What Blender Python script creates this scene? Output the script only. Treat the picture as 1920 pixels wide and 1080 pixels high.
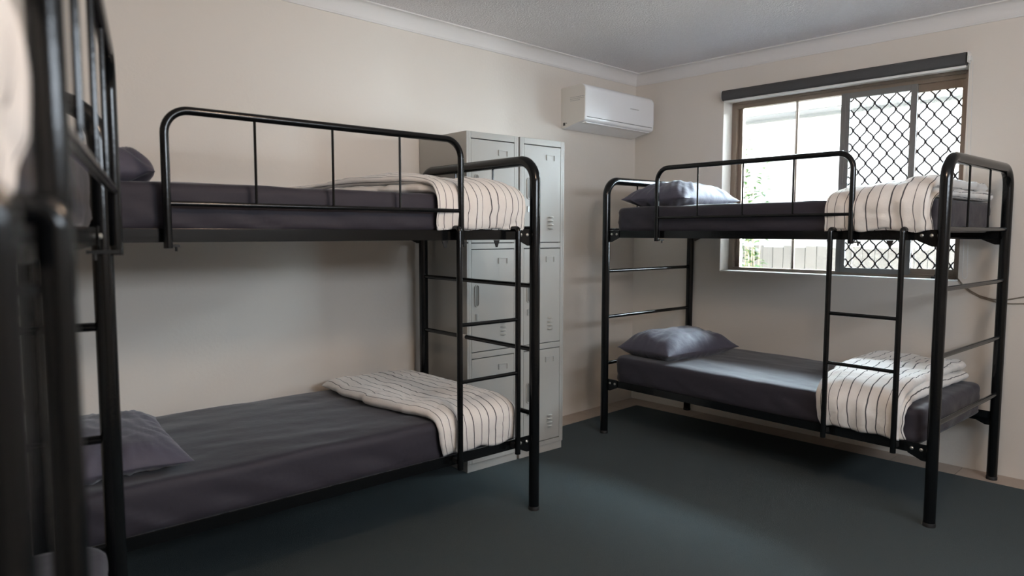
import bpy, bmesh, math, random
from mathutils import Vector, Matrix, noise

for o in list(bpy.data.objects):
    bpy.data.objects.remove(o)
SC = bpy.context.scene
COL = SC.collection
R = math.radians

# ------------------------------------------------------------------ camera
CAM = Vector((-4.5226, -3.3126, 1.3232))
YAW, PITCH, ROLL, FPX = R(46.118), R(4.562), R(0.078), 1303.83
fw = Vector((math.cos(YAW) * math.cos(PITCH), math.sin(YAW) * math.cos(PITCH), -math.sin(PITCH)))
rt = Vector((math.sin(YAW), -math.cos(YAW), 0))
up = rt.cross(fw)
r2 = rt * math.cos(ROLL) + up * math.sin(ROLL)
u2 = -rt * math.sin(ROLL) + up * math.cos(ROLL)
cd = bpy.data.cameras.new('camera')
cam = bpy.data.objects.new('camera', cd)
COL.objects.link(cam)
M3 = Matrix((r2, u2, -fw)).transposed()
cam.matrix_world = Matrix.Translation(CAM) @ M3.to_4x4()
cd.sensor_width = 36
cd.lens = FPX / 1920 * 36
cd.clip_start = 0.01
cd.clip_end = 100
cd.dof.use_dof = True
cd.dof.focus_distance = 3.6
cd.dof.aperture_fstop = 2.6
SC.camera = cam

# ------------------------------------------------------------------ world, sun, exposure
SC.view_settings.view_transform = 'Standard'
SC.view_settings.look = 'None'
SC.view_settings.gamma = 1
SC.view_settings.exposure = 0.76
SKY_DIM, SKY_BRIGHT = 4.5, 56.0
W = bpy.data.worlds.new('sky')
SC.world = W
W.use_nodes = True
bg = W.node_tree.nodes['Background']
# overcast sky, much brighter towards +X (the side the window faces) than behind the house
wn = W.node_tree
w_tc = wn.nodes.new('ShaderNodeTexCoord')
w_sp = wn.nodes.new('ShaderNodeSeparateXYZ')
w_mr = wn.nodes.new('ShaderNodeMapRange')
w_mr.interpolation_type = 'SMOOTHSTEP'
w_mr.inputs['From Min'].default_value = -0.05
w_mr.inputs['From Max'].default_value = 0.45
w_mr.inputs['To Min'].default_value = SKY_DIM
w_mr.inputs['To Max'].default_value = SKY_BRIGHT
wn.links.new(w_tc.outputs['Generated'], w_sp.inputs[0])
wn.links.new(w_sp.outputs[0], w_mr.inputs['Value'])
wn.links.new(w_mr.outputs[0], bg.inputs[1])
bg.inputs[0].default_value = (0.75, 0.88, 1.0, 1)
sd = bpy.data.lights.new('sun', 'SUN')
sd.energy = 120.0
sd.angle = R(2)
sd.color = (1, 0.96, 0.9)
sun = bpy.data.objects.new('sun', sd)
COL.objects.link(sun)
sun.rotation_euler = Vector((0.04, -0.55, -1.0)).to_track_quat('-Z', 'Y').to_euler()


def area(name, loc, target, sx, sy, energy, color, spread=180):
    l = bpy.data.lights.new(name, 'AREA')
    l.shape = 'RECTANGLE'
    l.size = sx
    l.size_y = sy
    l.energy = energy
    l.color = color
    l.spread = R(spread)
    o = bpy.data.objects.new(name, l)
    COL.objects.link(o)
    o.location = loc
    o.rotation_euler = (Vector(target) - Vector(loc)).to_track_quat('-Z', 'Y').to_euler()
    return o


# sky portal in the window opening (guides sampling of the real sky, gives no light itself)
po = area('window_portal', (0.21, -1.496, 1.65), (-3, -1.496, 1.65), 1.47, 1.19, 1, (1, 1, 1))
po.data.cycles.is_portal = True
# added fill light before the unseen rear window, in place of its daylight
area('rear_fill_light', (-2.7, -4.90, 2.0), (-2.7, 0, 1.6), 2.2, .42, 30, (0.80, 0.90, 1.0))

# room size
H = 2.5417
XL, YB = -6.2, -5.0


# ------------------------------------------------------------------ helpers
def link(name, me, mat=None, parent=None):
    o = bpy.data.objects.new(name, me)
    COL.objects.link(o)
    if mat:
        me.materials.append(mat)
    if parent:
        o.parent = parent
    return o


class MB:
    def __init__(s):
        s.v, s.f, s.uv = [], [], None

    def box(s, a, b, tf=None):
        (x0, y0, z0), (x1, y1, z1) = a, b
        x0, x1 = min(x0, x1), max(x0, x1)
        y0, y1 = min(y0, y1), max(y0, y1)
        z0, z1 = min(z0, z1), max(z0, z1)
        n = len(s.v)
        P = [Vector(q) for q in ((x0, y0, z0), (x1, y0, z0), (x1, y1, z0), (x0, y1, z0), (x0, y0, z1), (x1, y0, z1), (x1, y1, z1), (x0, y1, z1))]
        if tf:
            P = [tf @ q for q in P]
        s.v += P
        s.f += [[n + i for i in q] for q in ((3, 2, 1, 0), (4, 5, 6, 7), (0, 1, 5, 4), (1, 2, 6, 5), (2, 3, 7, 6), (3, 0, 4, 7))]
        return s

    def tube(s, pts, r, seg=14, closed=False, caps=True, flat=None):
        pts = [Vector(p) for p in pts]
        n = len(pts)
        T = []
        for i in range(n):
            if closed:
                t = pts[(i + 1) % n] - pts[i - 1]
            else:
                t = pts[min(i + 1, n - 1)] - pts[max(i - 1, 0)]
            T.append(t.normalized())
        a = Vector((0, 0, 1)) if abs(T[0].z) < 0.9 else Vector((1, 0, 0))
        N = (a - T[0] * a.dot(T[0])).normalized()
        base = len(s.v)
        for i in range(n):
            N = (N - T[i] * N.dot(T[i])).normalized()
            B = T[i].cross(N)
            rr = r[i] if isinstance(r, (list, tuple)) else r
            for k in range(seg):
                q = 2 * math.pi * k / seg
                s.v.append(pts[i] + (N * math.cos(q) + B * math.sin(q)) * rr)
        m = n if closed else n - 1
        for i in range(m):
            j = (i + 1) % n
            for k in range(seg):
                l = (k + 1) % seg
                s.f.append([base + i * seg + k, base + i * seg + l, base + j * seg + l, base + j * seg + k])
        if caps and not closed:
            s.f.append([base + k for k in range(seg)][::-1])
            s.f.append([base + (n - 1) * seg + k for k in range(seg)])
        return s

    def prism(s, poly, axis, a, b, tf=None):
        """poly: 2D outline; extruded along axis between a and b"""
        def mk(p, t):
            q = [0, 0, 0]
            o = [i for i in range(3) if i != axis]
            q[o[0]], q[o[1]], q[axis] = p[0], p[1], t
            v = Vector(q)
            return tf @ v if tf else v
        n = len(s.v)
        k = len(poly)
        s.v += [mk(p, a) for p in poly] + [mk(p, b) for p in poly]
        s.f.append([n + i for i in range(k)])
        s.f.append([n + k + i for i in range(k)][::-1])
        for i in range(k):
            j = (i + 1) % k
            s.f.append([n + i, n + k + i, n + k + j, n + j])
        return s

    def build(s, name, mat=None, parent=None, smooth=None, bevel=0):
        me = bpy.data.meshes.new(name)
        me.from_pydata([tuple(q) for q in s.v], [], s.f)
        bm = bmesh.new()
        bm.from_mesh(me)
        bmesh.ops.recalc_face_normals(bm, faces=bm.faces)
        if bevel:
            es = [e for e in bm.edges if len(e.link_faces) == 2 and e.calc_face_angle(0) > 0.6]
            bmesh.ops.bevel(bm, geom=es, offset=bevel, segments=2, profile=0.6, affect='EDGES')
        if smooth is not None:
            for f in bm.faces:
                f.smooth = True
            for e in bm.edges:
                if len(e.link_faces) == 2 and e.calc_face_angle(0) > R(smooth):
                    e.smooth = False
        bm.to_mesh(me)
        bm.free()
        return link(name, me, mat, parent)


def fillet(pts, rad, n=8):
    """polyline with rounded inner corners"""
    pts = [Vector(p) for p in pts]
    out = [pts[0]]
    for i in range(1, len(pts) - 1):
        a, b, c = pts[i - 1], pts[i], pts[i + 1]
        d1, d2 = (a - b).normalized(), (c - b).normalized()
        ang = d1.angle(d2)
        t = rad / math.tan(ang / 2)
        p1, p2 = b + d1 * t, b + d2 * t
        cen = b + (d1 + d2).normalized() * (rad / math.sin(ang / 2))
        v1, v2 = p1 - cen, p2 - cen
        tot = v1.angle(v2)
        for k in range(n + 1):
            q = k / n
            out.append(cen + (v1 * math.sin((1 - q) * tot) + v2 * math.sin(q * tot)) / math.sin(tot))
    out.append(pts[-1])
    return out


def empty(name, loc, rz=0):
    o = bpy.data.objects.new(name, None)
    COL.objects.link(o)
    o.location = loc
    o.rotation_euler = (0, 0, rz)
    return o


def tag(o, label=None, cat=None, group=None, kind=None):
    for k, v in (('label', label), ('category', cat), ('group', group), ('kind', kind)):
        if v:
            o[k] = v
    return o


# ------------------------------------------------------------------ materials
def mat(name, col, rough=0.6, metal=0, bump=0, bscale=50, spec=None, sheen=0, coat=0, var=0, vscale=4, detail=3):
    m = bpy.data.materials.new(name)
    m.use_nodes = True
    nt = m.node_tree
    b = nt.nodes['Principled BSDF']
    b.inputs['Base Color'].default_value = (*col, 1)
    b.inputs['Roughness'].default_value = rough
    b.inputs['Metallic'].default_value = metal
    if spec is not None:
        b.inputs['Specular IOR Level'].default_value = spec
    if sheen:
        b.inputs['Sheen Weight'].default_value = sheen
        b.inputs['Sheen Roughness'].default_value = 0.4
    if coat:
        b.inputs['Coat Weight'].default_value = coat
        b.inputs['Coat Roughness'].default_value = 0.08
    tc = nt.nodes.new('ShaderNodeTexCoord')
    if var:
        n = nt.nodes.new('ShaderNodeTexNoise')
        n.inputs['Scale'].default_value = vscale
        n.inputs['Detail'].default_value = detail
        nt.links.new(tc.outputs['Object'], n.inputs['Vector'])
        mx = nt.nodes.new('ShaderNodeMix')
        mx.data_type = 'RGBA'
        mx.inputs[6].default_value = (*[max(0, c * (1 - var)) for c in col], 1)
        mx.inputs[7].default_value = (*[c * (1 + var) for c in col], 1)
        nt.links.new(n.outputs['Fac'], mx.inputs[0])
        nt.links.new(mx.outputs[2], b.inputs['Base Color'])
    if bump:
        n2 = nt.nodes.new('ShaderNodeTexNoise')
        n2.inputs['Scale'].default_value = bscale
        n2.inputs['Detail'].default_value = 4
        nt.links.new(tc.outputs['Object'], n2.inputs['Vector'])
        bp = nt.nodes.new('ShaderNodeBump')
        bp.inputs['Strength'].default_value = bump
        bp.inputs['Distance'].default_value = 0.01
        nt.links.new(n2.outputs['Fac'], bp.inputs['Height'])
        nt.links.new(bp.outputs[0], b.inputs['Normal'])
    return m


M_wall = mat('cream_wall_paint', (0.76, 0.705, 0.64), 0.75, bump=0.08, bscale=60, var=0.02, vscale=1.5)
M_ceil = mat('stippled_ceiling_paint', (0.88, 0.86, 0.87), 0.9, bump=0.9, bscale=110, var=0.06, vscale=60)
M_corn = mat('white_cornice_paint', (0.80, 0.78, 0.76), 0.6)
M_carpet = mat('teal_carpet', (0.017, 0.042, 0.051), 0.95, bump=0.9, bscale=420, var=0.35, vscale=260, detail=6, sheen=0.15)
M_tile = mat('beige_floor_tile', (0.42, 0.34, 0.28), 0.45, var=0.12, vscale=9)
M_black = mat('gloss_black_powder_coat', (0.005, 0.0055, 0.006), 0.15, spec=0.4, bump=0.03, bscale=90)
M_rubber = mat('black_plastic_cap', (0.01, 0.01, 0.01), 0.6)
M_bolt = mat('zinc_bolt', (0.55, 0.54, 0.5), 0.4, metal=0.8)
M_sheet = mat('charcoal_fitted_sheet', (0.028, 0.0245, 0.036), 0.72, sheen=0.25, bump=0.25, bscale=14)
M_pillow = mat('charcoal_pillowcase', (0.085, 0.080, 0.112), 0.7, sheen=0.35, bump=0.4, bscale=16)
M_lock = mat('pale_grey_locker_enamel', (0.44, 0.43, 0.40), 0.32, spec=0.5, bump=0.02, bscale=30)
M_lockd = mat('locker_gap_shade', (0.05, 0.05, 0.05), 0.7)
M_chrome = mat('brushed_steel', (0.55, 0.55, 0.53), 0.3, metal=0.9)
M_ac = mat('white_ac_plastic', (0.94, 0.94, 0.95), 0.22, spec=0.5)
M_ac_shade = mat('white_ac_plastic_shaded', (0.76, 0.73, 0.68), 0.5)  # same white plastic, darkened for the side turned away from the window
M_grey = mat('grey_print', (0.42, 0.41, 0.40), 0.7)
M_dark = mat('slot_shade_grey', (0.05, 0.05, 0.05), 0.6)  # dark grey laid on for the shade inside slots
M_bronze = mat('brown_anodised_aluminium', (0.26, 0.20, 0.155), 0.38, metal=0.3)
M_sashg = mat('grey_brown_sash_aluminium', (0.22, 0.215, 0.21), 0.4, metal=0.3)
M_grille = mat('security_grille_charcoal', (0.022, 0.02, 0.024), 0.5)
M_blind = mat('charcoal_blockout_fabric', (0.075, 0.074, 0.075), 0.85, bump=0.1, bscale=300)
M_white = mat('white_plastic', (0.75, 0.74, 0.72), 0.4)
M_cable = mat('beige_grey_cable', (0.22, 0.18, 0.14), 0.5)
M_ext = mat('white_house_wall', (0.23, 0.225, 0.225), 0.8)
M_gutter = mat('grey_gutter', (0.04, 0.041, 0.041), 0.6)
M_paling = mat('weathered_timber_paling', (0.024, 0.022, 0.021), 0.85, var=0.5, vscale=7)
M_leaf = mat('fresh_green_leaf', (0.012, 0.038, 0.003), 0.5, var=0.3, vscale=12)
M_stem = mat('green_brown_stem', (0.16, 0.13, 0.07), 0.7)
M_soil = mat('pale_gravel_ground', (0.72, 0.70, 0.67), 0.95, var=0.1, vscale=20)
M_door = mat('white_door_frame', (0.6, 0.6, 0.58), 0.5)
M_stick = mat('white_sticker', (0.6, 0.58, 0.55), 0.6)

# glass
M_glass = bpy.data.materials.new('clear_glass')
M_glass.use_nodes = True
nt = M_glass.node_tree
for n in list(nt.nodes):
    nt.nodes.remove(n)
out = nt.nodes.new('ShaderNodeOutputMaterial')
tr = nt.nodes.new('ShaderNodeBsdfTransparent')
tr.inputs[0].default_value = (0.96, 0.98, 0.97, 1)
gl = nt.nodes.new('ShaderNodeBsdfGlossy')
gl.inputs['Roughness'].default_value = 0.02
fr = nt.nodes.new('ShaderNodeFresnel')
fr.inputs[0].default_value = 1.45
mx = nt.nodes.new('ShaderNodeMixShader')
nt.links.new(fr.outputs[0], mx.inputs[0])
nt.links.new(tr.outputs[0], mx.inputs[1])
nt.links.new(gl.outputs[0], mx.inputs[2])
nt.links.new(mx.outputs[0], out.inputs[0])


# doona: off-white cotton with thin black woven stripes running along V, spaced along U (metres)
def doona_mat():
    m = bpy.data.materials.new('striped_doona_cotton')
    m.use_nodes = True
    nt = m.node_tree
    b = nt.nodes['Principled BSDF']
    b.inputs['Roughness'].default_value = 0.85
    b.inputs['Sheen Weight'].default_value = 0.2
    uv = nt.nodes.new('ShaderNodeUVMap')
    sep = nt.nodes.new('ShaderNodeSeparateXYZ')
    nt.links.new(uv.outputs[0], sep.inputs[0])

    def mth(op, a, bb=None, clamp=False):
        n = nt.nodes.new('ShaderNodeMath')
        n.operation = op
        n.use_clamp = clamp
        for i, q in enumerate((a, bb)):
            if q is None:
                continue
            if isinstance(q, (int, float)):
                n.inputs[i].default_value = q
            else:
                nt.links.new(q, n.inputs[i])
        return n.outputs[0]
    x = sep.outputs[0]
    P = 0.052
    fr1 = mth('PINGPONG', x, P / 2)           # 0 at stripe
    idx = mth('FLOOR', mth('ADD', mth('DIVIDE', x, P), 0.5))
    wn = nt.nodes.new('ShaderNodeTexWhiteNoise')
    wn.noise_dimensions = '1D'
    nt.links.new(idx, wn.inputs['W'])
    wid = mth('ADD', mth('MULTIPLY', wn.outputs['Value'], 0.0018), 0.0018)
    line = mth('LESS_THAN', fr1, wid)
    nz = nt.nodes.new('ShaderNodeTexNoise')
    nz.inputs['Scale'].default_value = 300
    nt.links.new(uv.outputs[0], nz.inputs['Vector'])
    base = nt.nodes.new('ShaderNodeMix')
    base.data_type = 'RGBA'
    base.inputs[6].default_value = (0.80, 0.76, 0.72, 1)
    base.inputs[7].default_value = (0.90, 0.87, 0.84, 1)
    nt.links.new(nz.outputs['Fac'], base.inputs[0])
    mix = nt.nodes.new('ShaderNodeMix')
    mix.data_type = 'RGBA'
    mix.inputs[7].default_value = (0.02, 0.02, 0.028, 1)
    nt.links.new(base.outputs[2], mix.inputs[6])
    nt.links.new(mth('MULTIPLY', line, 0.93), mix.inputs[0])
    nt.links.new(mix.outputs[2], b.inputs['Base Color'])
    tc = nt.nodes.new('ShaderNodeTexCoord')
    n2 = nt.nodes.new('ShaderNodeTexNoise')
    n2.inputs['Scale'].default_value = 22
    n2.inputs['Detail'].default_value = 5
    nt.links.new(tc.outputs['Object'], n2.inputs['Vector'])
    bp = nt.nodes.new('ShaderNodeBump')
    bp.inputs['Strength'].default_value = 0.45
    bp.inputs['Distance'].default_value = 0.012
    nt.links.new(n2.outputs['Fac'], bp.inputs['Height'])
    nt.links.new(bp.outputs[0], b.inputs['Normal'])
    return m


M_doona = doona_mat()


# light louvre (fluorescent/LED) diffuser material
def emit(name, col, s):
    m = bpy.data.materials.new(name)
    m.use_nodes = True
    b = m.node_tree.nodes['Principled BSDF']
    b.inputs['Base Color'].default_value = (*col, 1)
    b.inputs['Emission Color'].default_value = (*col, 1)
    b.inputs['Emission Strength'].default_value = s
    return m


# ================================================================== ROOM SHELL
WY0, WY1, WZ0, WZ1 = -2.235, -0.757, 1.05, 2.245     # window opening
WT = 0.20


def struct(name, mb, m, **k):
    return tag(mb.build(name, m, **k), kind='structure')


mb = MB()
mb.box((0, YB - .2, -0.1), (WT, 0.2, WZ0)).box((0, YB - .2, WZ1), (WT, 0.2, H + .1))
mb.box((0, YB - .2, WZ0), (WT, WY0, WZ1)).box((0, WY1, WZ0), (WT, 0.2, WZ1))
struct('wall_right', mb, M_wall)
struct('wall_front', MB().box((XL - .2, 0, -.1), (0, 0.2, H + .1)), M_wall)
struct('wall_left', MB().box((XL - .2, YB - .2, -.1), (XL, 0, H + .1)), M_wall)
DX0, DX1, DZ0, DZ1 = -3.85, -1.55, 1.76, 2.24
mb = MB()
mb.box((XL, YB - .2, -.1), (DX0, YB, H + .1)).box((DX1, YB - .2, -.1), (0, YB, H + .1)).box((DX0, YB - .2, DZ1), (DX1, YB, H + .1))
mb.box((DX0, YB - .2, -.1), (DX1, YB, DZ0))
struct('wall_back', mb, M_wall)
struct('ceiling', MB().box((XL - .2, YB - .2, H), (WT, 0.2, H + .12)), M_ceil)

# tiled slab under the carpet, with real grout joints between tiles
tf = MB()
tf.box((XL, YB, -0.1), (0, 0, -0.008))
fl = struct('floor', tf, mat('tile_grout', (0.16, 0.14, 0.12), 0.9))
ti = MB()
TS = 0.33
ny = int(-YB / TS) + 1
nx = int(-XL / TS) + 1
for i in range(nx):
    for j in range(ny):
        x1, y1 = -0.001 - i * TS, -0.001 - j * TS
        x0, y0 = max(XL + .001, x1 - TS + 0.004), max(YB + .001, y1 - TS + 0.004)
        if x0 < x1 and y0 < y1 and (i == 0 or j == 0 or x1 < XL + .4 or y1 < YB + .4):
            ti.box((x0, y0, -0.008), (x1, y1, -0.003))
tl = ti.build('floor_tiles', M_tile, fl)

carpet = MB().box((XL + .18, YB + .18, -0.003), (-0.182, -0.182, 0.0)).build('carpet', M_carpet)
tag(carpet, 'dark teal short pile carpet laid over the floor tiles', 'carpet')


# cornice: coved profile swept along each wall
def cornice(name, a, b, inward):
    a, b, inward = Vector(a), Vector(b), Vector(inward)
    prof = []
    D, Wd = 0.0866, 0.062
    prof.append((0, -D))
    prof.append((0.008, -D))
    prof.append((0.010, -D + 0.008))
    for k in range(9):
        q = k / 8 * math.pi / 2
        # concave quarter
        prof.append((Wd - 0.006 - (Wd - 0.018) * math.cos(q), -D + 0.010 + (D - 0.018) * math.sin(q)))
    prof.append((Wd - 0.004, -0.008))
    prof.append((Wd, -0.006))
    prof.append((Wd, 0))
    prof.append((0, 0))
    m = MB()
    d = (b - a).normalized()
    k = len(prof)
    for P, sgn in ((a, 1), (b, -1)):
        for (w, z) in prof:
            m.v.append(P + inward * w + d * (w * sgn) + Vector((0, 0, z)))
    m.f.append(list(range(k)))
    m.f.append(list(range(k, 2 * k))[::-1])
    for i in range(k):
        j = (i + 1) % k
        m.f.append([i, k + i, k + j, j])
    return struct(name, m, M_corn, smooth=40)


cornice('trim_1', (XL, 0, H), (0, 0, H), (0, -1, 0))
cornice('trim_2', (0, 0, H), (0, YB, H), (-1, 0, 0))
cornice('trim_3', (0, YB, H), (XL, YB, H), (0, 1, 0))
cornice('trim_4', (XL, YB, H), (XL, 0, H), (1, 0, 0))

# ================================================================== WINDOW
win = tag(empty('window_1', (0.122, (WY0 + WY1) / 2, WZ0)), kind='structure')


def wpart(name, mb, m, parent=win, **k):
    o = mb.build(name, m, None, **k)
    o.parent = parent
    off = Vector(win.location)
    for v in o.data.vertices:
        v.co -= off
    return o


FX0, FX1 = 0.118, 0.175
F = 0.038
mb = MB()
mb.box((FX0, WY1 - F, WZ0), (FX1, WY1, WZ1)).box((FX0, WY0, WZ0), (FX1, WY0 + F, WZ1))
mb.box((FX0, WY0 + F, WZ1 - .045), (FX1, WY1 - F, WZ1)).box((FX0, WY0 + F, WZ0), (FX1, WY1 - F, WZ0 + .028))
mb.box((FX0 - .012, WY0 + F, WZ0), (FX0, WY1 - F, WZ0 + .016))
mb.box((FX0 - .010, WY0 + F, WZ1 - .018), (FX0, WY1 - F, WZ1))
wpart('window_frame', mb, M_bronze, bevel=0.002)
# fixed sash behind (left half) with thin mullion
mb = MB()
mb.box((.150, -0.823, WZ0 + .028), (.168, -0.795, WZ1 - .045))
mb.box((.150, -1.222, WZ0 + .028), (.168, -1.206, WZ1 - .045))
mb.box((.138, -1.216, WZ0 + .028), (.150, -1.211, WZ1 - .045))
wpart('mullion', mb, M_bronze, bevel=0.002)
wpart('glass_pane', MB().box((.156, -1.206, WZ0 + .02), (.160, -0.80, WZ1 - .03)), M_glass)
wpart('glass_pane', MB().box((.156, -1.60, WZ0 + .02), (.160, -1.222, WZ1 - .03)), M_glass)
wpart('glass_pane', MB().box((.164, -2.19, WZ0 + .02), (.168, -1.60, WZ1 - .03)), M_glass)


# security screens: two framed panels with wavy diamond grille
def screen(y1, y0, x, stile_l, stile_r, fm, top=.055, bot=.052):
    mb = MB()
    z0, z1 = WZ0 + .02, WZ1 - .04
    mb.box((x - .012, y1 - stile_l, z0), (x + .012, y1, z1))
    mb.box((x - .012, y0, z0), (x + .012, y0 + stile_r, z1))
    mb.box((x - .012, y0 + stile_r, z1 - top + .02), (x + .012, y1 - stile_l, z1))
    mb.box((x - .012, y0 + stile_r, z0), (x + .012, y1 - stile_l, z0 + bot - .02))
    if stile_l > .04:
        mb.box((x - .016, y1 - stile_l * .55, z0), (x - .012, y1 - stile_l * .40, z1))
    f = wpart('screen_frame', mb, fm, bevel=0.0015)
    g = MB()
    a0, a1 = y0 + stile_r, y1 - stile_l
    b0, b1 = z0 + bot - .02, z1 - top + .02
    dy, dz = 0.0815, 0.1045
    ya, za = -1.631, 2.124

    def clipseg(p, q):
        # clip to rect
        t0, t1 = 0.0, 1.0
        for c0, c1, lo, hi in ((p[0], q[0], a0, a1), (p[1], q[1], b0, b1)):
            d = c1 - c0
            if abs(d) < 1e-9:
                if c0 < lo or c0 > hi:
                    return None
                continue
            u0, u1 = (lo - c0) / d, (hi - c0) / d
            if u0 > u1:
                u0, u1 = u1, u0
            t0, t1 = max(t0, u0), min(t1, u1)
        if t0 >= t1:
            return None
        L = lambda t: (p[0] + (q[0] - p[0]) * t, p[1] + (q[1] - p[1]) * t)
        return L(t0), L(t1)
    n1 = int((a1 - ya) / dy) + 3
    for i in range(-12, 24):
        for j in range(-30, 14):
            y = ya - i * dy / 2
            z = za + j * dz / 2
            if (i + j) % 2:
                continue
            for sgn in (-1, 1):
                # wavy strand from node (y,z) to node (y+dy/2*sgn, z+dz/2)
                pts = []
                for k in range(5):
                    t = k / 4
                    w = math.sin(t * 2 * math.pi) * 0.0022
                    # bulge so that cells look rounded: steep at the nodes
                    pts.append((y + sgn * (dy / 2 * t - w), z + dz / 2 * t + w * 0.8))
                for k in range(4):
                    c = clipseg(pts[k], pts[k + 1])
                    if c:
                        g.tube([(x, c[0][0], c[0][1]), (x, c[1][0], c[1][1])], 0.0044, seg=5, caps=False)
            if a0 < y < a1 and b0 < z < b1:
                g.box((x - .004, y - .0065, z - .010), (x + .004, y + .0065, z + .010))
    wpart('security_grille', g, M_grille)
    return f


screen(-1.514, -1.952, .128, .055, .035, M_sashg)
screen(-1.932, -2.197, .146, .022, .018, M_bronze, top=.07, bot=.06)
# latch and sill ledge
mb = MB().box((.006, WY0, WZ0), (.118, WY1, WZ0 + .006))
wpart('window_sill', mb, M_corn, bevel=0.002)
mb = MB().box((.09, -2.12, WZ0 + .006), (.11, -2.075, WZ0 + .018)).box((.094, -2.103, WZ0 + .018), (.106, -2.09, WZ0 + .03))
wpart('latch', mb, M_rubber, bevel=0.002)

# ------------------------------------------------------------------ roller blind
bl = tag(empty('roller_blind', (-0.035, -1.507, 2.27)), 'charcoal roller blind rolled up above the window', 'blind')


def bpart(name, mb, m, **k):
    o = mb.build(name, m, None, **k)
    o.parent = bl
    off = Vector(bl.location)
    for v in o.data.vertices:
        v.co -= off
    return o


prof = []
for k in range(24):
    q = 2 * math.pi * k / 24
    prof.append((-0.036 + 0.033 * math.copysign(abs(math.cos(q)) ** .75, math.cos(q)), 2.272 + 0.036 * math.copysign(abs(math.sin(q)) ** .75, math.sin(q))))
bpart('rolled_fabric', MB().prism(prof, 1, -2.232, -0.775), M_blind, smooth=35)
bpart('bottom_rail', MB().box((-.062, -2.236, 2.222), (-.050, -0.79, 2.2355)), M_white, bevel=0.004, smooth=40)
for y in (-0.772, -2.240):
    s = 1 if y > -1 else -1
    bpart('bracket', MB().box((-.064, y, 2.25), (-.001, y + s * .004, 2.31)).box((-.05, y + s * .003, 2.26), (-.02, y + s * .014, 2.285)), M_white, bevel=0.001)
mb = MB()
# bead chain loop: two strands and a bottom bend
ctr = []
yA, yB2 = -2.247, -2.262
zt, zb = 2.262, 1.085
pts = [(-.035, yA, zt)]
N = 130
for k in range(N + 1):
    t = k / N
    pts.append((-.035 - 0.0 * t, yA - 0.018 * t, zt + (zb - zt) * t))
for k in range(1, 10):
    q = k / 10 * math.pi
    pts.append((-.035, yA - .018 - 0.011 + 0.011 * math.cos(q), zb - 0.014 * math.sin(q)))
for k in range(N + 1):
    t = k / N
    pts.append((-.035, yA - .018 - .022 + t * 0.026, zb + (zt - zb) * t))
mb.tube(pts, 0.0008, seg=4)
for i in range(1, len(pts) - 1, 1):
    p = Vector(pts[i])
    mb.tube([p - Vector((0, 0, .0019)), p - Vector((0, 0, .001)), p + Vector((0, 0, .001)), p + Vector((0, 0, .0019))], [.0008, .0021, .0021, .0008], seg=5)
bpart('bead_chain', mb, M_white, smooth=60)

# cable drooping on the window wall
mb = MB()
A = [(-2.235, 1.07), (-2.262, 1.035), (-2.30, 1.003), (-2.345, .978), (-2.41, .962), (-2.475, .966), (-2.545, .985), (-2.66, 1.03), (-2.80, 1.12)]
mb.tube([(-.006, y, z) for y, z in A], .0035, seg=8)
B = [(-2.255, 1.03), (-2.30, .995), (-2.35, .968), (-2.42, .950), (-2.49, .945), (-2.56, .950), (-2.70, .99), (-2.82, 1.10)]
mb.tube([(-.006, y, z) for y, z in B], .0028, seg=8)
tag(mb.build('cable', M_cable, smooth=50), 'thin brown cable sagging along the wall right of the window', 'cable')


# ================================================================== SOFT GOODS SHAPES
def add_uv(me, uvs):
    l = me.uv_layers.new(name='UVMap')
    for poly in me.polygons:
        for li in poly.loop_indices:
            l.data[li].uv = uvs[me.loops[li].vertex_index]


def fbm(p, oct=3):
    s, a = 0, 1
    for i in range(oct):
        s += a * noise.noise(p)
        p = p * 2.1
        a *= 0.5
    return s


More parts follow.
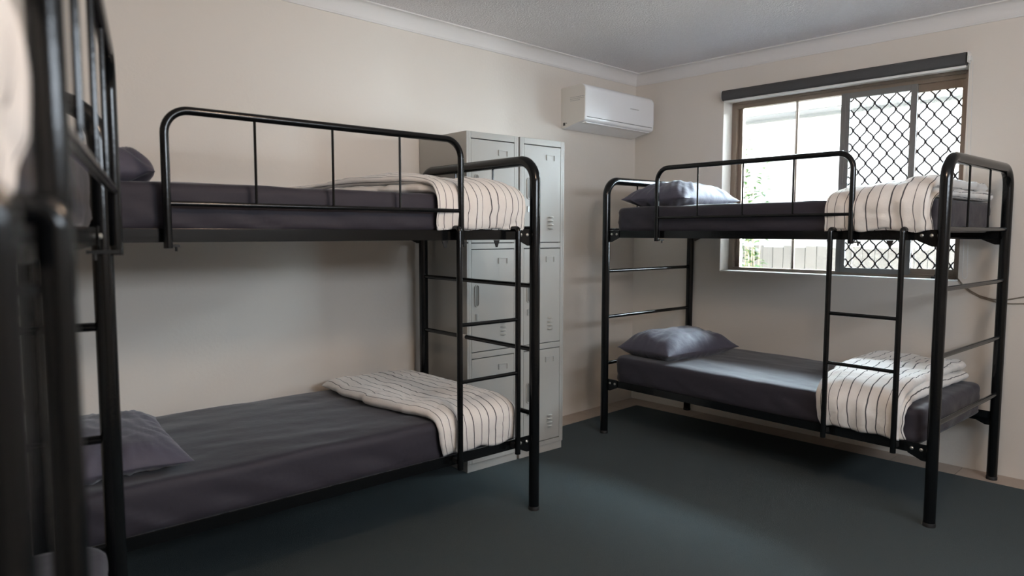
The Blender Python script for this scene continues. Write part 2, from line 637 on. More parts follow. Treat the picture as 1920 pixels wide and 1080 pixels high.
def mattress(name, x0, x1, y0, y1, z0, z1, rad, root_tf, mat_, seed=0, mir=1):
    """rounded box with fine wrinkles; local coordinates of a bunk"""
    bm = bmesh.new()
    nx_, ny_, nz_ = 90, 44, 10
    cx, cy, cz = (x0 + x1) / 2, (y0 + y1) / 2, (z0 + z1) / 2
    hx, hy, hz = (x1 - x0) / 2, (y1 - y0) / 2, (z1 - z0) / 2
    V = {}
    faces = []

    def vert(i, j, k):
        key = (i, j, k)
        if key in V:
            return V[key]
        # distribute more samples near the edges
        def dist(a, n):
            t = a / n * 2 - 1
            return math.copysign(1 - (1 - abs(t)) ** 1.35, t)
        p = Vector((dist(i, nx_) * hx, dist(j, ny_) * hy, (k / nz_ * 2 - 1) * hz))
        # big vertical-corner radius, smaller horizontal edge radius
        R1 = 0.07
        qx = max(-(hx - R1), min(hx - R1, p.x))
        qy = max(-(hy - R1), min(hy - R1, p.y))
        d = Vector((p.x - qx, p.y - qy))
        m = max(abs(d.x), abs(d.y))
        if d.length > 1e-9 and abs(d.x) > 1e-9 and abs(d.y) > 1e-9:
            d = d.normalized() * m
        px, py = qx + d.x, qy + d.y
        # edge rounding top/bottom
        dz = max(0, abs(p.z) - (hz - rad))
        side = max(0, m - (R1 - rad)) if (abs(p.x) > hx - R1 or abs(p.y) > hy - R1) else 0
        if dz > 0 and side > 0 and d.length > 0:
            L = math.hypot(dz, side)
            mm = max(dz, side)
            dz2, side2 = dz / L * mm, side / L * mm
            dn = d.normalized()
            px -= dn.x * (side - side2)
            py -= dn.y * (side - side2)
            p.z = math.copysign(hz - rad + dz2, p.z)
        q = Vector((px, py, p.z))
        nrm = Vector((d.x, d.y, 0)).normalized() if (k not in (0, nz_)) and d.length > 0 else Vector((0, 0, math.copysign(1, p.z)))
        s = Vector((seed * 7.3, seed * 3.1, 0))
        if k not in (0, nz_):
            zf = (k / nz_)
            amp = 0.004 + 0.010 * (1 - zf) ** 2
            w = fbm(Vector((px * 9 + py * 5 + q.z * 18, q.z * 9, py * 7)) + s)
            q += nrm * w * amp
        elif k == nz_:
            w = fbm(Vector((px * 3.0, py * 9 + px * 2.0, 0)) + s)
            q.z += w * 0.0045 + 0.006 * (1 - (px / hx) ** 2) * (1 - (py / hy) ** 2)
        V[key] = bm.verts.new((q.x + cx, (q.y + cy) * mir, q.z + cz))
        return V[key]
    for i in range(nx_):
        for j in range(ny_):
            for k in (0, nz_):
                faces.append([(i, j, k), (i + 1, j, k), (i + 1, j + 1, k), (i, j + 1, k)])
    for i in range(nx_):
        for k in range(nz_):
            for j in (0, ny_):
                faces.append([(i, j, k), (i + 1, j, k), (i + 1, j, k + 1), (i, j, k + 1)])
    for j in range(ny_):
        for k in range(nz_):
            for i in (0, nx_):
                faces.append([(i, j, k), (i, j + 1, k), (i, j + 1, k + 1), (i, j, k + 1)])
    for f in faces:
        bm.faces.new([vert(*q) for q in f])
    bmesh.ops.recalc_face_normals(bm, faces=bm.faces)
    for f in bm.faces:
        f.smooth = True
    me = bpy.data.meshes.new(name)
    # move to world
    bm.to_mesh(me)
    bm.free()
    o = link(name, me, mat_)
    place(o, root_tf)
    return o


def place(o, root):
    """give a top-level object its own origin at the bed's frame"""
    o.location = root.location
    o.rotation_euler = root.rotation_euler
    return o


def recenter(o):
    """move the origin to the base centre of the object"""
    vs = [v.co for v in o.data.vertices]
    c = Vector(((min(v.x for v in vs) + max(v.x for v in vs)) / 2, (min(v.y for v in vs) + max(v.y for v in vs)) / 2, min(v.z for v in vs)))
    for v in o.data.vertices:
        v.co -= c
    rot = Matrix.Rotation(o.rotation_euler.z, 3, 'Z')
    o.location = Vector(o.location) + rot @ c
    return o


def pillow(name, cx, cy, z, lx, ly, T, rot, root, tilt=(0, 0), seed=1, mir=1, mat_=None, plump=False):
    """lx along the bed, ly across; corners pinched, wrinkled"""
    n = 56
    me = bpy.data.meshes.new(name)
    V, Fc = [], []
    idx = {}
    rz = Matrix.Rotation(rot, 3, 'Z') @ Matrix.Rotation(tilt[0], 3, 'X') @ Matrix.Rotation(tilt[1], 3, 'Y')
    for side in (1, -1):
        for i in range(n + 1):
            for j in range(n + 1):
                border = i in (0, n) or j in (0, n)
                if side == -1 and border:
                    idx[(side, i, j)] = idx[(1, i, j)]
                    continue
                a = math.sin((i / n - .5) * math.pi)
                b = math.sin((j / n - .5) * math.pi)
                # concave sides, sharp ears
                x = a * lx / 2 * (1 - 0.085 * (1 - b * b) ** 1.0 * abs(a) ** 3)
                y = b * ly / 2 * (1 - 0.06 * (1 - a * a) ** 1.0 * abs(b) ** 3)
                prof_ = ((1 - abs(a) ** 2.6) * (1 - abs(b) ** 3.2)) ** 0.62
                if plump:
                    prof_ = ((1 - abs(a) ** 5) * (1 - abs(b) ** 5)) ** 0.5
                if plump:
                    x *= 1 - 0.10 * abs(b) ** 3 * abs(a)
                    y *= 1 - 0.07 * abs(a) ** 3 * abs(b)
                h = T * prof_ * (1 if side > 0 else 0.62)
                edge = (1 - prof_)
                # radial wrinkles from the two short ends and corners
                p = Vector((x * 5 + seed * 9.1, y * 5, side * 2.0))
                w = fbm(p, 3) * 0.016 * (0.25 + prof_)
                ang = math.atan2(b, a)
                ridge = math.sin(ang * 26 + 5 * noise.noise(Vector((x * 6, y * 6, seed)))) * noise.noise(Vector((ang * 3, seed * 4, 1.3)))
                rr = math.hypot(a, b)
                w += ridge * 0.019 * max(0, min(1, (rr - .35) / .5)) * (prof_ ** .5)
                ridge2 = 1 - abs(noise.noise(Vector((x * 14 + y * 6, y * 5 - x * 3, seed * 2.2)))) * 2
                w += 0.009 * ridge2 * prof_
                w *= T / 0.115
                zz = side * (h + w)
                if side < 0:
                    zz = max(zz, -T * .5)
                q = rz @ Vector((x, y, zz))
                idx[(side, i, j)] = len(V)
                V.append(Vector((q.x + cx, (q.y + cy) * mir, q.z + z + T * .5)))
    for side in (1, -1):
        for i in range(n):
            for j in range(n):
                q = [idx[(side, i, j)], idx[(side, i + 1, j)], idx[(side, i + 1, j + 1)], idx[(side, i, j + 1)]]
                if side < 0:
                    q = q[::-1]
                Fc.append(q)
    me.from_pydata([tuple(v) for v in V], [], Fc)
    bm = bmesh.new()
    bm.from_mesh(me)
    bmesh.ops.recalc_face_normals(bm, faces=bm.faces)
    for f in bm.faces:
        f.smooth = True
    bm.to_mesh(me)
    bm.free()
    o = link(name, me, mat_ or M_pillow)
    place(o, root)
    return recenter(o)


def doona(name, root, prof, u0, u1, layers, seed=1, mir=1, slope=0, droop=None, amp=1.0):
    """A folded doona lying across a bed and hanging over its front.
    prof: list of (v, z, h) - the line the doona rests on and its local thickness;
    u0(s), u1(s): its two edges (s in 0..1 along prof); layers: number of folds."""
    # resample profile
    P = [(Vector((a, b)), h) for a, b, h in prof]
    L = [0]
    for i in range(1, len(P)):
        L.append(L[-1] + (P[i][0] - P[i - 1][0]).length)
    NS = 120
    S = []
    for k in range(NS + 1):
        t = L[-1] * k / NS
        i = max(0, min(len(P) - 2, next((a for a in range(len(L) - 1) if L[a + 1] >= t - 1e-9), len(P) - 2)))
        f = (t - L[i]) / max(1e-9, L[i + 1] - L[i])
        S.append((P[i][0].lerp(P[i + 1][0], f), P[i][1] * (1 - f) + P[i + 1][1] * f))
    # smooth heights & positions
    for it in range(6):
        S = [S[0]] + [((S[i - 1][0] + S[i][0] * 2 + S[i + 1][0]) / 4, (S[i - 1][1] + S[i][1] * 2 + S[i + 1][1]) / 4) for i in range(1, NS)] + [S[-1]]
    NR = []
    for i in range(NS + 1):
        d = S[min(i + 1, NS)][0] - S[max(i - 1, 0)][0]
        d.normalize()
        NR.append(Vector((-d.y, d.x)))
    V, Fc, UV = [], [], []
    NT = 60
    for ly in range(layers):
        f0, f1 = ly / layers, (ly + 1) / layers
        base = len(V)
        M = 2 * NT
        for i in range(NS + 1):
            s = i / NS
            c, h = S[i]
            endt = min(1, min(s, 1 - s) / 0.025)
            endf = 0.35 + 0.65 * math.sqrt(max(0, endt * (2 - endt)))
            sh = 0.012 * math.sin(ly * 2.1 + seed) if ly < layers - 1 else 0
            a0 = u0(s) + fbm(Vector((s * 7, ly * 3.3, seed)), 3) * 0.014 + sh
            a1 = u1(s) + fbm(Vector((s * 7, ly * 3.3 + 9, seed)), 3) * 0.016 + sh * .5 - 0.012 * ly
            for k in range(M):
                top = k < NT
                t = (k / NT) if top else (1 - (k - NT) / NT)
                # angle-like distribution
                x = -math.cos(t * math.pi)
                x = math.copysign(abs(x) ** 0.8, x)
                pw = 8
                cap = (max(0, 1 - abs(x) ** pw)) ** 0.5
                mid = h * (f0 + f1) / 2
                half = h * (f1 - f0) / 2 * 1.12 * endf
                hh = mid + (half * cap if top else -half * cap)
                uu = (a0 + a1) / 2 + x * (a1 - a0) / 2
                n3 = Vector((uu * 4.0, s * 3.2, seed * 3.7 + ly))
                w = 0.0
                if top:
                    w = fbm(n3, 3) * 0.020 * (h / 0.08) ** .5
                    # gathers near hanging hem and elongated creases
                    w += noise.noise(Vector((uu * 16, s * 3.0, seed * 5.1))) * 0.008 * (1 if s > 0.12 else 1.9)
                    cr = 1 - min(1, abs(noise.noise(Vector((uu * 5 + s * 4, s * 8 - uu * 4, seed * 1.7)))) * 6)
                    w -= cr * 0.006
                    w *= cap * amp
                else:
                    w = 0
                hh = max(0.002, (hh + w) * (1 + slope * x))
                q = c + NR[i] * hh
                hem = 0.0
                if s < 0.1:
                    hem = (fbm(Vector((uu * 9, seed * 2.2, ly)), 2) * 0.014) * (1 - s / 0.1)
                if droop:
                    hem += droop(s, x)
                V.append(Vector((uu, q.x * mir, q.y + hem)))
                wob = 0.006 * noise.noise(Vector((uu * 5, s * 9, seed))) + 0.003 * noise.noise(Vector((uu * 20, s * 30, seed)))
                arc = 0.5 * (u1(0.5) - u0(0.5)) * (x + 0.10 * math.copysign(abs(x) ** 6, x))
                UV.append((arc + wob + 0.013 * seed + (0 if top else .011) + ly * .017, s * L[-1]))
        for i in range(NS):
            for k in range(M):
                l = (k + 1) % M
                Fc.append([base + i * M + k, base + i * M + l, base + (i + 1) * M + l, base + (i + 1) * M + k])
        # caps
        for i, rev in ((0, False), (NS, True)):
            for k in range(1, NT):
                a, b2 = base + i * M + k, base + i * M + (M - k) % M
                c2, d2 = base + i * M + k + 1 if k + 1 <= NT else 0, base + i * M + (M - k - 1) % M
                if k == NT - 1:
                    q = [a, base + i * M + NT, b2]
                else:
                    q = [a, c2, d2, b2]
                if len(set(q)) >= 3:
                    Fc.append(q if rev else q[::-1])
            q = [base + i * M, base + i * M + 1, base + i * M + M - 1]
            Fc.append(q if rev else q[::-1])
    me = bpy.data.meshes.new(name)
    me.from_pydata([tuple(v) for v in V], [], Fc)
    add_uv(me, UV)
    bm = bmesh.new()
    bm.from_mesh(me)
    bmesh.ops.recalc_face_normals(bm, faces=bm.faces)
    for f in bm.faces:
        f.smooth = True
    bm.to_mesh(me)
    bm.free()
    o = link(name, me, M_doona)
    place(o, root)
    return recenter(o)


# ================================================================== BUNK BED
BL, BW = 1.95, 0.934
ZT, ZU, ZLo = 1.658, 1.3125, 0.3405      # arch centre line, rail centres


def bunk(loc, rz, mir, label, gu=(0.39, 1.53), lu=(1.487, 1.80), sticker=False, fz=(0, -0.003), gvf=-0.022):
    root = empty('bunk_bed', (loc[0], loc[1], 0), rz)
    tag(root, label, 'bunk bed')

    def P(u, v, z):
        return Vector((u, v * mir, z))
    PR = 0.025
    for u, nm in ((0, 'head_frame'), (BL, 'foot_frame')):
        m = MB()
        m.tube(fillet([P(u, 0, fz[0] + .012), P(u, 0, ZT), P(u, BW, ZT), P(u, BW, fz[1] + .012)], 0.10, 10), PR, seg=20)
        fr = m.build(nm, M_black, root, smooth=40)
        for k, v in ((0, 0), (1, BW)):
            m = MB()
            m.tube([P(u, v, fz[k]), P(u, v, fz[k] + .016), P(u, v, fz[k] + .018)], [PR + .0015, PR + .0015, PR], seg=20)
            m.build('foot_cap', M_rubber, fr, smooth=40)
        for z in (1.342, 1.074, 0.772, 0.465):
            m = MB()
            m.tube([P(u, PR * .6, z), P(u, BW - PR * .6, z)], 0.0115, seg=12)
            cb = m.build('crossbar', M_black, root, smooth=40)
            if sticker and u > 1 and abs(z - .772) < .01:
                m = MB()
                pts = []
                c = [P(u, BW * .615, z), P(u, BW * .57, z)]
                m.tube(c, 0.0121, seg=12)
                tag(m.build('sticker', M_stick, cb, smooth=40), 'white sticker')
        for v in (.31, .62):
            m = MB()
            m.tube([P(u, v, 1.346), P(u, v, ZT - .02)], 0.005, seg=8)
            m.build('spindle', M_black, root, smooth=40)
    # side rails (angle section) at both levels, front and back, with corner plates
    for zc in (ZU, ZLo):
        for v in (0, BW):
            s = -1 if v == 0 else 1
            m = MB()
            vo = v + s * 0.0
            a, b = sorted((v + s * -.006, v + s * -.002))
            m.box(P(.030, v - .012 * (-s) - .0 if False else v - s * .010, zc - .022), P(BL - .030, v - s * .006, zc + .022))
            m.box(P(.030, v - s * .010, zc - .022), P(BL - .030, v - s * .045, zc - .018))
            rail = m.build('side_rail', M_black, root, bevel=0.0012)
            for u, d in ((0, 1), (BL, -1)):
                m = MB()
                poly = [(u + d * .018, zc + .026), (u + d * .105, zc + .026), (u + d * .105, zc - .024), (u + d * .045, zc - .050), (u + d * .018, zc - .050)]
                va, vb = (v - s * .0055) * mir, (v - s * .0015) * mir
                m.prism(poly, 1, va, vb)
                pl = m.build('corner_plate', M_black, root, bevel=0.001)
                for q in (.047, .087):
                    m = MB()
                    c = P(u + d * q, v - s * .0015, zc)
                    dv = Vector((0, s * mir, 0))
                    m.tube([c - dv * .001, c + dv * .003, c + dv * .0055, c + dv * .0062], [.0078, .0078, .0055, .002], seg=12)
                    m.build('bolt', M_bolt, pl, smooth=40)
        # mesh base: cross slats
        m = MB()
        for k in range(9):
            u = .12 + k * (BL - .24) / 8
            m.box(P(u - .014, .012, zc - .018), P(u + .014, BW - .012, zc - .012))
        m.build('slats', M_black, root)
    # guard rail clipped to the front of the upper rail
    g0, g1 = gu
    vf = gvf
    m = MB()
    m.tube(fillet([P(g0, vf, 1.272), P(g0, vf, 1.7055), P(g1, vf, 1.7055), P(g1, vf, 1.272)], 0.075, 10), 0.0135, seg=14)
    g = m.build('guard_rail', M_black, root, smooth=40)
    m = MB()
    m.tube([P(g0 + .006, vf, 1.413), P(g1 - .006, vf, 1.413)], 0.0085, seg=12)
    m.build('guard_bar', M_black, g, smooth=40)
    for k in range(3):
        u = g0 + .283 * (k + 1)
        m = MB()
        m.tube([P(u, vf, 1.415), P(u, vf, 1.70)], 0.0048, seg=8)
        m.build('guard_spindle', M_black, g, smooth=40)
    for u in (g0, g1):
        m = MB()
        m.box(P(u + .010, vf - .006, 1.276), P(u + .034, .012, 1.283))
        m.tube([P(u + .028, -.004, 1.283), P(u + .028, -.004, 1.262)], .004, seg=8)
        m.build('clamp', M_rubber, g)
    # ladder
    vf = -0.046
    m = MB()
    for u in lu:
        m.tube(fillet([P(u, -.0, 1.340), P(u, vf, 1.340), P(u, vf, .312)], 0.013, 5), 0.0128, seg=14)
    ld = m.build('ladder', M_black, root, smooth=40)
    for z in (1.178, .933, .689, .445):
        if z in (1.178, .445):
            continue
        m = MB()
        m.tube([P(lu[0], vf, z), P(lu[1], vf, z)], 0.0088, seg=12)
        m.build('rung', M_black, ld, smooth=40)
    for u in lu:
        for z in (.36,):
            m = MB()
            m.box(P(u - .012, vf + .010, z - .022), P(u + .012, -.006, z - .002))
            m.build('ladder_hook', M_rubber, ld)
    # wing screws under the upper rail
    for u in (lu[0] - .03, lu[1] - .075):
        m = MB()
        poly = [(u - .016, 1.289), (u + .016, 1.289), (u + .004, 1.258), (u - .004, 1.258)]
        m.prism(poly, 1, .012 * mir, .016 * mir)
        m.build('wing_screw', M_rubber, root)
    return root


bR = bunk((-0.9436, -0.4732), R(-90 - 2.868), 1, 'black metal bunk bed standing under the window', gu=(.417, 1.561), lu=(1.475, 1.80))
bL = bunk((-4.1448, -0.9428), R(-3.10), 1, 'black metal bunk bed along the wall left of the grey lockers', gu=(.363, 1.507), lu=(1.48, 1.806), sticker=True)
TA = R(YAW * 180 / math.pi + 27.5)
tp = CAM + Vector((math.cos(YAW), math.sin(YAW), 0)) * 1.826 - Vector((math.sin(YAW), -math.cos(YAW), 0)) * 1.074
bF = bunk((tp.x, tp.y), TA + math.pi, -1, 'blurred black metal bunk bed at the left edge, nearest the camera', gu=(.33, 1.46), lu=(1.487, 1.735), gvf=-.044)

# mattresses (MX*: local extents)
MU0, MU1, MV0, MV1 = 0.055, 1.895, 0.012, 0.915
for root, mir, place_name, sd_ in ((bR, 1, 'of the bunk under the window', 1), (bL, 1, 'of the bunk left of the lockers', 2), (bF, -1, 'of the blurred nearest bunk', 3)):
    for lev, z0, z1 in (('upper', 1.325, 1.483), ('lower', .352, .518)):
        if lev == 'lower':
            v0 = -0.012
            v0 = 0.0145
        m_ = mattress('mattress', MU0, MU1, 0.0145, BW - .016, z0, z1, 0.028, root, M_sheet, seed=sd_ + (5 if lev == 'upper' else 0), mir=mir)
        recenter(m_)
        tag(m_, 'charcoal sheeted mattress on the %s level %s' % (lev, place_name), 'mattress', 'bunk mattresses')

# ------------------------------------------------------------------ pillows
g = 'charcoal pillows'
tag(pillow('pillow', .31, .38, 1.476, .46, .70, .112, R(4), bR, seed=1), 'charcoal pillow on the upper mattress under the window', 'pillow', g)
tag(pillow('pillow', .29, .40, .509, .45, .68, .122, R(-6), bR, seed=2), 'charcoal pillow on the lower mattress under the window', 'pillow', g)
tag(pillow('pillow', .185, .42, 1.476, .46, .70, .082, R(-6), bL, seed=3, plump=True), 'charcoal pillow on the upper mattress left of the lockers', 'pillow', g)
tag(pillow('pillow', .225, .42, .509, .48, .70, .088, R(-4), bL, seed=4), 'charcoal pillow on the lower mattress left of the lockers', 'pillow', g)

# ------------------------------------------------------------------ doonas
g = 'folded striped doonas'
lerp = lambda a, b, t: a + (b - a) * t


def prof(ztop, zlow, hf, ht, hb, vend=.90, wav=0):
    return [(.008, zlow, hf * .8), (.004, zlow + .06, hf), (.004, ztop - .04, hf * 1.1), (.012, ztop - .008, hf * 1.25), (.045, ztop + .002, (hf + ht) * .5), (.16, ztop + .003, ht), (.45, ztop + .004, ht), (.7, ztop + .004, hb), (vend, ztop + .004, hb * .9)]


d = doona('doona', bR, prof(1.483, 1.338, .030, .085, .085), lambda s: 1.432 - .0 * s, lambda s: 1.905 - .02 * s, 2, seed=1, slope=.22)
tag(d, 'folded cream striped doona on the upper mattress under the window', 'doona', g)
d = doona('doona', bR, prof(.518, .372, .032, .115, .12), lambda s: lerp(1.44, 1.36, min(1, s * 1.6)), lambda s: lerp(1.83, 1.82, s), 2, seed=2)
tag(d, 'folded cream striped doona on the lower mattress under the window', 'doona', g)
d = doona('doona', bL, prof(1.483, 1.338, .026, .085, .055), lambda s: lerp(1.40, 1.12, max(0, min(1, (s - .2) * 1.6)) ** 1.1) , lambda s: 1.885, 2, seed=3)
tag(d, 'folded white striped doona on the upper mattress left of the lockers', 'doona', g)
d = doona('doona', bL, prof(.518, .372, .026, .055, .05), lambda s: lerp(1.42, 1.30, min(1, s * 2)), lambda s: lerp(1.83, 1.84, s), 1, seed=4, amp=.6)
tag(d, 'folded white striped doona on the lower mattress left of the lockers', 'doona', g)
d = doona('doona', bF, prof(1.483, 1.345, .034, .038, .04), lambda s: 1.42, lambda s: 1.89, 2, seed=5, mir=-1)
tag(d, 'blurred pale doona on the upper mattress at the left edge of the view', 'doona', g)


# ================================================================== LOCKERS
def locker(loc, rz, w, label, hh=1.86, dp=.45, top=1.862):
    root = empty('locker', (loc[0], loc[1], 0), rz)
    tag(root, label, 'locker', 'grey steel lockers')
    t = .012
    m = MB()
    # local: x along the front, y backwards, front face at y=0
    m.box((0, 0, .045), (t, dp, top)).box((w - t, 0, .045), (w, dp, top))
    m.box((t, .012, top - t), (w - t, dp, top)).box((t, dp - t, .045), (w - t, dp, top - t)).box((t, .012, .045), (w - t, dp, .06))
    fr = .030
    # face frame
    m.box((t, 0, .045), (fr, .014, top)).box((w - fr, 0, .045), (w - t, .014, top))
    Z = [(1.824, 1.266), (1.230, .668), (.630, .075)]
    m.box((fr, 0, 1.827), (w - fr, .014, top)).box((fr, 0, 1.233), (w - fr, .014, 1.263)).box((fr, 0, .633), (w - fr, .014, .665)).box((fr, 0, .045), (w - fr, .014, .072))
    body = m.build('cabinet_body', M_lock, root, bevel=0.0025)
    m = MB().box((.004, .006, 0), (w - .004, .03, .045)).box((.004, .03, 0), (.02, dp - .01, .045)).box((w - .02, .03, 0), (w - .004, dp - .01, .045))
    m.build('plinth', M_lock, root, bevel=.001)
    m = MB().box((fr, .016, .075), (w - fr, .02, 1.826))
    m.build('door_gap_shade', M_lockd, body)  # dark sheet behind the doors, painted for the shade in their gaps
    for (z1, z0) in Z:
        m = MB()
        m.box((fr + .0018, .0005, z0 + .0018), (w - fr - .0018, .014, z1 - .0018))
        dr = m.build('door', M_lock, root, bevel=.0016)
        # pull: oval surround, hollow's shade painted on as a darker plate
        hz = z0 + .31
        ring = []
        for k in range(28):
            q = 2 * math.pi * k / 28
            ring.append((.068 + .014 * math.cos(q), -.0012, hz + .045 * (1 if math.sin(q) > 0 else -1) + .014 * math.sin(q)))
        m = MB().tube(ring, .0032, seg=8, closed=True)
        hd = m.build('handle', M_lock, dr, smooth=50)
        poly = [(p[0] * .9 + .0068, p[2]) for p in ring]
        MB().prism(poly, 1, -.0006, .0004).build('handle_shade', mat_handle_shade, hd)
        # lock
        m = MB().box((.058, -.004, hz - .135), (.072, .001, hz - .100))
        m.build('lock', M_chrome, dr, bevel=.001)
        # label holder
        m = MB()
        lz = z1 - .068
        lx0, lx1 = w - .147, w - .082
        m.box((lx0, -.004, lz + .017), (lx1, .0005, lz + .020)).box((lx1 - .003, -.004, lz - .012), (lx1, .0005, lz + .017)).box((lx0, -.004, lz - .010), (lx0 + .003, .0005, lz + .017)).box((lx0 + .003, -.003, lz - .012), (lx0 + .014, .0005, lz - .009))
        m.build('card_holder', M_lock, dr)
        # vents: pressed louvres
        m = MB()
        for k in range(4):
            vz = z0 + .148 - k * .022
            pts = [(w - .135 + .045 * q / 6, -.0065 * math.sin(math.pi * (q + .25) / 6.5) - .0005, vz) for q in range(7)]
            m.tube(pts, [.001, .0045, .0055, .006, .0055, .0045, .001], seg=8)
        m.build('vent', M_lock, dr, smooth=50)
    return root


mat_handle_shade = mat('locker_handle_shade', (0.17, 0.165, 0.15), 0.5)  # locker enamel darkened to show shade inside the handles
locker((-2.109, -.453), R(-2.97), .368, 'grey steel three-door locker standing nearer the left bunk bed')
locker((-1.732, -.475), R(-3.6), .352, 'grey steel three-door locker nearer the room corner')

# ================================================================== AIR CONDITIONER
ac = tag(empty('air_conditioner', (-.455, 0, 2.05)), 'white wall mounted split air conditioner in the room corner', 'air conditioner')
AX0, AX1, AD = -.862, -.035, .218


def sec(sc_):
    # side outline (y, z): back, top, rounded front, bottom lip, underside
    pts = [(0, 2.056), (0, 2.318)]
    pts += [(-.02, 2.324), (-AD + .055, 2.330)]
    for k in range(1, 8):
        q = k / 7 * math.pi / 2
        pts.append((-AD + .045 - .045 * math.sin(q), 2.286 + .044 * math.cos(q)))
    pts += [(-AD, 2.14), (-AD + .003, 2.105)]
    for k in range(0, 6):
        q = k / 5 * math.pi / 2
        pts.append((-AD + .03 - .027 * math.cos(q), 2.10 - .022 * math.sin(q)))
    pts += [(-AD + .10, 2.064), (-.045, 2.046), (-.012, 2.043)]
    return pts


S0 = sec(1)
cy, cz = -AD / 2, 2.19
m = MB()
rings = []
n = 7
ER = .028
for e in range(2):
    for k in range(n):
        q = k / (n - 1) * math.pi / 2
        xo = ER * (1 - math.sin(q))
        sh = ER * (1 - math.cos(q))
        rings.append((e, xo, sh))
seq = [(AX0 + xo, sh) for (e, xo, sh) in rings if e == 0]
seq.sort()
seqL = [(AX0 + ER * (1 - math.cos(k / (n - 1) * math.pi / 2)) * .35, ER * .35 * (1 - math.sin(k / (n - 1) * math.pi / 2))) for k in range(n)]
ER2 = .05
seqR = [(AX1 - ER2 * (1 - math.cos((n - 1 - k) / (n - 1) * math.pi / 2)), ER2 * (1 - math.sin((n - 1 - k) / (n - 1) * math.pi / 2))) for k in range(n)]
K = len(S0)
for (x, inset) in seqL + seqR:
    for (y, z) in S0:
        yy = min(0, y + inset * (1 if y < -.03 else 0))
        zz = z + (inset * .5 if z < cz else -inset * .5)
        m.v.append(Vector((x, yy, zz)) - Vector(ac.location))
NRg = len(seqL + seqR)
for i in range(NRg - 1):
    for k in range(K):
        l = (k + 1) % K
        m.f.append([i * K + k, i * K + l, (i + 1) * K + l, (i + 1) * K + k])
m.f.append(list(range(K))[::-1])
m.f.append([(NRg - 1) * K + k for k in range(K)])
m.build('casing', M_ac, ac, smooth=32)


def acp(name, mb, mt, **k):
    for i, v in enumerate(mb.v):
        mb.v[i] = v - Vector(ac.location)
    return mb.build(name, mt, ac, **k)


# side cover, flap, dark pieces painted for slot and notch shade
side = [(y * .985 - .001, 2.19 + (z - 2.19) * .985) for y, z in S0]
acp('side_cover', MB().prism(side, 0, AX0 - .004, AX0 + .002), M_ac_shade, bevel=.001)
acp('louvre', MB().box((AX0 + .03, -AD + .020, 2.0705), (AX1 - .06, -AD + .10, 2.0765)), M_ac, bevel=.001)
acp('louvre_gap_shade', MB().box((AX0 + .02, -AD - .0008, 2.1060), (AX1 - .055, -AD + .01, 2.1085)), M_dark)
acp('pipe_notch', MB().box((AX0 - .0055, -.040, 2.062), (AX0 - .003, -.022, 2.082)).box((AX0 - .0055, -.055, 2.075), (AX0 - .003, -.046, 2.080)), M_dark)
# printed rating label on the side: rows of small grey marks
m = MB()
random.seed(4)
for r_ in range(3):
    y = -.085
    yend = -.205 if r_ < 2 else -.165
    while y > yend:
        wd = random.uniform(.006, .016)
        m.box((AX0 - .0048, y - wd, 2.243 - r_ * .011), (AX0 - .0040, y, 2.2465 - r_ * .011))
        y -= wd + .003
acp('printed_label', m, M_grey)
m = MB()
x = -.36
for wd in (.012, .007, .011, .009, .012, .008, .011, .009):
    m.box((x, -AD - .0008, 2.2145), (x + wd, -AD, 2.2195))
    x += wd + .003
acp('logo_print', m, M_grey)

# ================================================================== CEILING LAMP (lights the room, above the view)
lamp = tag(empty('ceiling_lamp', (-3.1, -2.85, H)), 'white globe lamp hanging from the middle of the ceiling', 'ceiling lamp')
m = MB()
m.tube([(0, 0, -.001), (0, 0, -.025), (0, 0, -.035)], [.06, .06, .02], seg=30)
m.tube([(0, 0, -.03), (0, 0, -.13)], .008, seg=10)
m.build('lamp_base', M_white, lamp, smooth=40)
m = MB()
pts, rr = [], []
for k in range(19):
    q = k / 18 * math.pi
    pts.append((0, 0, -.25 + .13 * math.cos(q)))
    rr.append(max(.002, .13 * math.sin(q)))
m.tube(pts, rr, seg=36)
m.build('lamp_shade', emit('lamp_glow', (1.0, 0.74, 0.53), 36), lamp, smooth=60)

# unseen rear window, made up for the fill light: frame and opaque pane
dr = tag(empty('added_window', ((DX0 + DX1) / 2, YB - .05, DZ0)), kind='structure')
m = MB()
hw, hh_ = (DX1 - DX0) / 2, DZ1 - DZ0
m.box((-hw, -.04, 0), (-hw + .05, .04, hh_)).box((hw - .05, -.04, 0), (hw, .04, hh_)).box((-hw + .05, -.04, hh_ - .05), (hw - .05, .04, hh_)).box((-hw + .05, -.04, 0), (hw - .05, .04, .05))
m.box((-.03, -.03, .05), (.03, .03, hh_ - .05))
m.build('window_frame', M_door, dr, bevel=.002)
MB().box((-hw + .05, -.02, .05), (hw - .05, .02, hh_ - .05)).build('frosted_pane', mat('frosted_white_pane', (.7, .7, .7), .4), dr)

# ================================================================== OUTSIDE
GZ = -0.35
struct('ground', MB().box((WT, -9, GZ - .1), (9, 8, GZ)), M_soil)
nh = tag(empty('neighbour_house', (3.0, -1, GZ)), 'white rendered neighbouring house outside the window', 'house')
m = MB().box((0, -2.45, 0), (.2, 8, 3.12))
m.build('wall', M_ext, nh)
m = MB().box((-.30, -2.45, 2.985), (.0, 8, 3.0)).box((-.32, -2.45, 3.0), (-.28, 8, 3.12))
m.build('eave', M_ext, nh)
m = MB().box((-.06, -2.45, 2.90), (-.0, 8, 2.93))
m.build('gutter', M_gutter, nh)
fe = tag(empty('timber_fence', (2.2, -.5, GZ)), 'weathered pale timber paling fence outside the window', 'fence')
random.seed(3)
y = -2.3
while y < 1.6:
    w_ = random.uniform(.095, .105)
    hh = 1.187 - GZ + random.uniform(-.012, .012)
    MB().box((0, y + .5, 0), (.016, y + .5 + w_, hh)).build('paling', M_paling, fe)
    y += w_ + random.uniform(.002, .007)
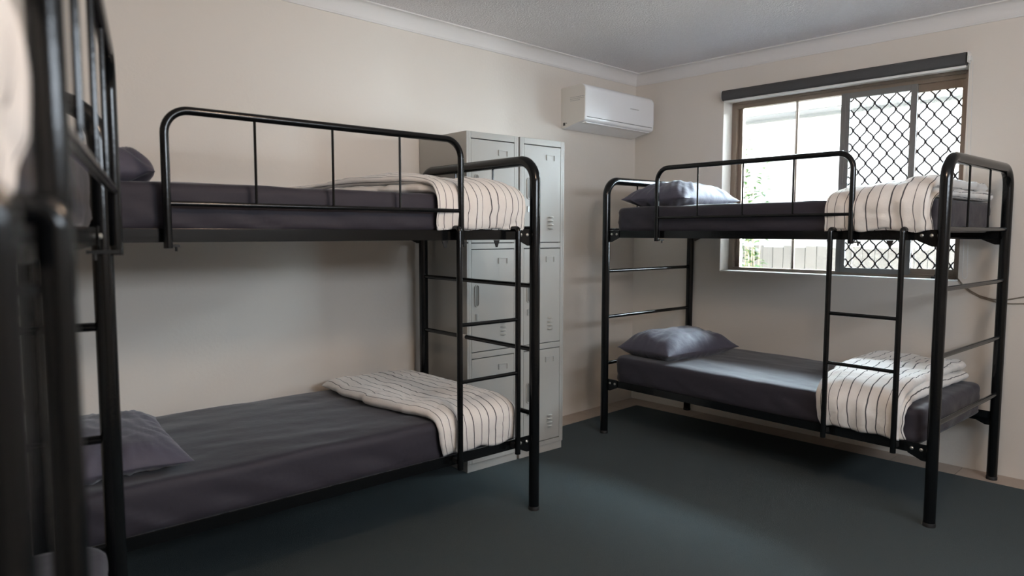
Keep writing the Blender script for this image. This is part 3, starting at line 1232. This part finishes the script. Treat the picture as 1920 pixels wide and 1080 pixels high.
MB().box((.016, -1.8, .3), (.06, 2.1, .38)).box((.016, -1.8, 1.2), (.06, 2.1, 1.28)).build('fence_rail', M_paling, fe)
# brick pier at the left of the view through the window
br = MB()
for r_ in range(38):
    z = GZ + r_ * .086
    off = .12 if r_ % 2 else 0
    for k in range(-1, 4):
        x0, x1 = max(.48, .48 + k * .24 + off), min(.98, .48 + k * .24 + off + .23)
        if x1 > x0 + .02:
            br.box((x0, -.41, z), (x1, -.30, z + .076))
pier = tag(empty('brick_pier', (.73, -.35, GZ)), 'cream brick pier outside the left edge of the window', 'wall')
for i, v in enumerate(br.v):
    br.v[i] = v - Vector(pier.location)
br.build('bricks', mat('cream_brick', (.72, .64, .50), .85, var=.12, vscale=9), pier)
MB().box((-.248, -.055, 0), (.248, .05, 3.3)).build('mortar', mat('pale_mortar', (.6, .58, .52), .9), pier)

# leafy climber
sh = tag(empty('shrub', (1.7, -.16, GZ)), 'fresh green leafy shrub outside the left half of the window', 'shrub')
random.seed(11)
st, lf = MB(), MB()
for s in range(9):
    bx, by = random.uniform(-.12, .12), random.uniform(-.14, .14)
    hgt = random.choice([1.85, 2.1, 2.35, 2.6])
    tipx, tipy = bx + random.uniform(-.12, .12), by + random.uniform(-.12, .12)
    path = [Vector((bx + (tipx - bx) * t + .03 * math.sin(t * 9 + s), by + (tipy - by) * t + .03 * math.cos(t * 7 + s), hgt * t)) for t in [k / 12 for k in range(13)]]
    st.tube(path, [.010 - .0006 * k for k in range(13)], seg=6)
    for k in range(70):
        t = random.uniform(.3, 1)
        i = min(11, int(t * 12))
        p = path[i].lerp(path[i + 1], t * 12 - i)
        a = random.uniform(0, 6.28)
        el = random.uniform(-.5, .7)
        d_ = Vector((math.cos(a) * math.cos(el), math.sin(a) * math.cos(el), math.sin(el)))
        ln = random.uniform(.05, .10)
        wd = ln * .28
        sd_ = d_.cross(Vector((0, 0, 1))).normalized()
        nn = sd_.cross(d_)
        b_ = len(lf.v)
        p0 = p + d_ * .015
        lf.v += [p0, p0 + d_ * ln * .45 + sd_ * wd + nn * .006, p0 + d_ * ln - nn * .01, p0 + d_ * ln * .45 - sd_ * wd + nn * .006, p0 + d_ * ln * .5 - nn * .004]
        lf.f += [[b_, b_ + 1, b_ + 4], [b_ + 1, b_ + 2, b_ + 4], [b_ + 2, b_ + 3, b_ + 4], [b_ + 3, b_, b_ + 4]]
st.build('stems', M_stem, sh)
lf.build('foliage', M_leaf, sh)
